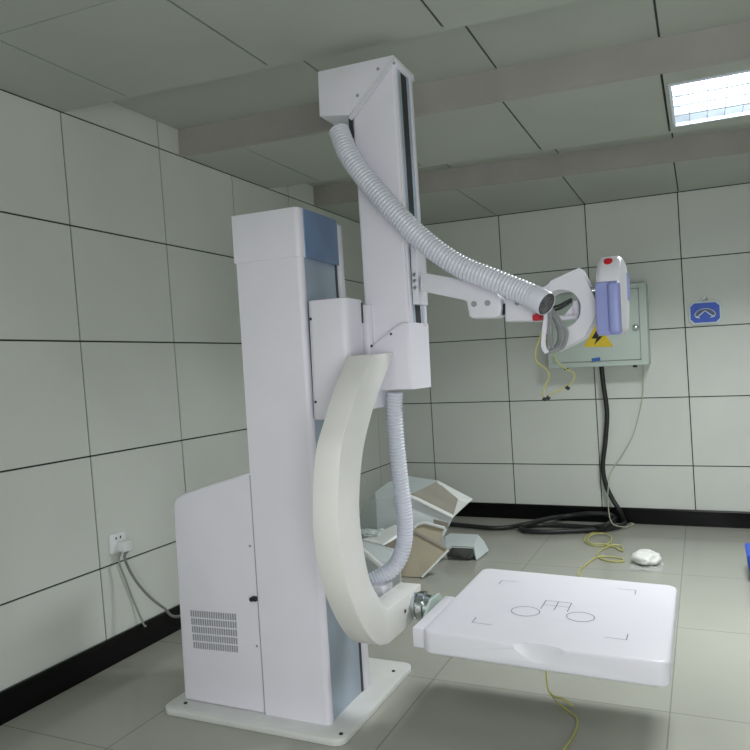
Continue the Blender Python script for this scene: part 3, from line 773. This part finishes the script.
q = S3((383, 546, -2.16), (392, 541, -2.16), (397, 538, -2.16), (397, 549, -2.17))
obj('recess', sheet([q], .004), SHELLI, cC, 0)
# bridge-shaped tray on the floor at right
cD = thing('cover_tray', 'pale bluish bent tray standing on the floor right of the tan cover', 'machine cover', (1.1, -1.4, 0))
dA = [onz(u, v, .115) for u, v in ((445, 536.5), (450, 533.2), (478, 534.5), (474, 547.5), (452, 546.5), (446, 550))]
dz_ = [onz(488.5, 551.5, .012), onz(472, 561, .012), onz(480.5, 536.5, .09)]
k1, k2 = onz(484, 541, .085), onz(468, 553.5, .06)
obj('top', sheet([[dA[0], dA[1], dA[2], dA[3], dA[4], dA[5]], [dA[2], k1, onz(475, 553, .06), dA[3]], [k1, onz(489, 550.5, .02), onz(477, 560, .006), onz(475, 553, .06)]], .008), SHELLO, cD, 20)
r0 = [onz(448, 556.5, .006), onz(465, 559, .006)]
obj('shadowed_side', sheet([[dA[5], dA[4], r0[1], r0[0]], [dA[4], dA[3], onz(475, 553, .06), onz(470, 559.5, .012), r0[1]]], .006), mat('tray_shade', (.16, .17, .17), .7), cD, 0)  # dark sheet, its colour stands in for the shade beneath the tray
l_ = [onz(448, 552, .006), onz(447, 534, .006), ]
obj('rear_leg', sheet([[dA[1], dA[2], Vector((dA[2].x, dA[2].y + .05, .006)), Vector((dA[1].x, dA[1].y + .05, .006))]], .006), SHELLO, cD, 0)
# crumpled clear wrapping between the covers
t = bmesh.new(); random.seed(9)
c0 = ony(374, 534, -1.95)
bmesh.ops.create_icosphere(t, subdivisions=3, radius=1)
for v in t.verts:
    n_ = noise.noise(v.co * 2.3) * .5 + noise.noise(v.co * 6) * .35
    v.co = Vector((c0.x + v.co.x * .13, c0.y + v.co.y * .08, c0.z + v.co.z * .035)) + v.co * n_ * .05
tag(obj('plastic_wrap', t, mat('crumpled_film', (.55, .62, .62), .15, var=.25, scale=30), None, 15), 'crumpled clear plastic wrap lying on the covers beside the curved arm', 'plastic wrap')

# ------------------------------------------------------------------ small bag on the floor, bin at the right edge
c0 = onz(647, 565.5, 0)
bag = thing('plastic_bag', 'small clear bag of white filling lying on the floor by the back wall', 'bag', (c0.x, c0.y, 0))
t = bmesh.new(); bmesh.ops.create_icosphere(t, subdivisions=4, radius=1)
for v in t.verts:
    n_ = 1 + .22 * noise.noise(v.co * 1.7 + Vector((3, 1, 2))) + .07 * noise.noise(v.co * 5)
    v.co = v.co * n_
    if v.co.z < -.55: v.co.z = -.55
    v.co = Vector((c0.x - .008 + v.co.x * .095, c0.y + .05 + v.co.y * .115, .012 + (v.co.z + .55) * .055))
obj('filling', t, POWDER, bag, 60)
t = bmesh.new(); n_ = 14; G = []
for i in range(n_):
    G.append([t.verts.new((c0.x - .105 + .215 * i / (n_ - 1), c0.y - .15 + .21 * j / (n_ - 1), .004 + .014 * abs(noise.noise(Vector((i * .9, j * .8, 3)))))) for j in range(n_)])
for i in range(n_ - 1):
    for j in range(n_ - 1): t.faces.new([G[i][j], G[i + 1][j], G[i + 1][j + 1], G[i][j + 1]])
obj('film', t, FILM, bag, 0)

a = onz(746.5, 590, 0)
bn = thing('storage_bin', 'blue-topped grey bin cut off by the right edge of the photo', 'bin', (3.34, -1.5, 0))
t = bmesh.new()
xl = onz(747.5, 600, 0).x
yb = -1.62
za = ony(745, 573.5, yb).z; zz = ony(745, 555.5, yb).z; xw = ony(748, 560, yb).x
t = bmesh.new()
def frustum(t, x0, x1, y0, y1, z0, z1, ins):
    v = [t.verts.new(c) for c in ((x0 + ins, y0 + ins, z0), (x1 - ins, y0 + ins, z0), (x1 - ins, y1 - ins, z0), (x0 + ins, y1 - ins, z0), (x0, y0, z1), (x1, y0, z1), (x1, y1, z1), (x0, y1, z1))]
    for f in ((0, 3, 2, 1), (4, 5, 6, 7), (0, 1, 5, 4), (1, 2, 6, 5), (2, 3, 7, 6), (3, 0, 4, 7)): t.faces.new([v[i] for i in f])
    bmesh.ops.bevel(t, geom=list(t.edges), offset=.008, segments=2, affect='EDGES')
    return t
obj('body', frustum(t, xw + .004, xw + .42, yb + .004, yb + .34, 0, max(.06, za), .022), GREYB2, bn)
obj('lid', frustum(bmesh.new(), xw - .004, xw + .428, yb - .004, yb + .348, max(.06, za), max(.14, zz), .012), BLUEB, bn)

# ------------------------------------------------------------------ light
def area(name, loc, rot, sx, sy, power, color, spread=180):
    l = bpy.data.lights.new(name, 'AREA'); l.shape = 'RECTANGLE'; l.size = sx; l.size_y = sy; l.energy = power; l.color = color; l.spread = math.radians(spread)
    o = bpy.data.objects.new(name, l); COL.objects.link(o); o.location = loc; o.rotation_euler = rot; return o
area('lamp_light', ((LX0 + LX1) / 2, LY0 + .31, ZC - .004), (0, 0, 0), .69, .52, 60, (.98, 1., .995), 140)
area('room_light', (1.9, -7.1, 2.84), (math.radians(8), 0, 0), .75, .75, 24, (.98, 1., .99), 140)
area('room_light', (4.3, -5.4, 2.84), (0, 0, 0), .75, .75, 10, (.98, 1., .99), 140)
area('fill_light', (3.6, -8.1, 1.1), (math.radians(86), 0, math.radians(12)), 2.4, 1.7, 84, (.98, .98, 1.))  # soft fill added behind the camera to lift walls and machine; no opening there
w = bpy.data.worlds.new('world'); S.world = w; w.use_nodes = True
w.node_tree.nodes['Background'].inputs['Color'].default_value = (.6, .68, .66, 1)
w.node_tree.nodes['Background'].inputs['Strength'].default_value = .12

# ------------------------------------------------------------------ camera
cd = bpy.data.cameras.new('camera'); co = bpy.data.objects.new('camera', cd); COL.objects.link(co)
cd.sensor_width = 36; cd.sensor_fit = 'HORIZONTAL'; cd.lens = F_PX / 750 * 36; cd.clip_start = .05
m3 = Matrix((RT, UP, -FW)).transposed()
co.matrix_world = Matrix.Translation(CAM) @ m3.to_4x4()
S.camera = co
S.view_settings.view_transform = 'Standard'
S.view_settings.look = 'None'
S.view_settings.exposure = 0
S.cycles.use_denoising = True
S.cycles.max_bounces = 8
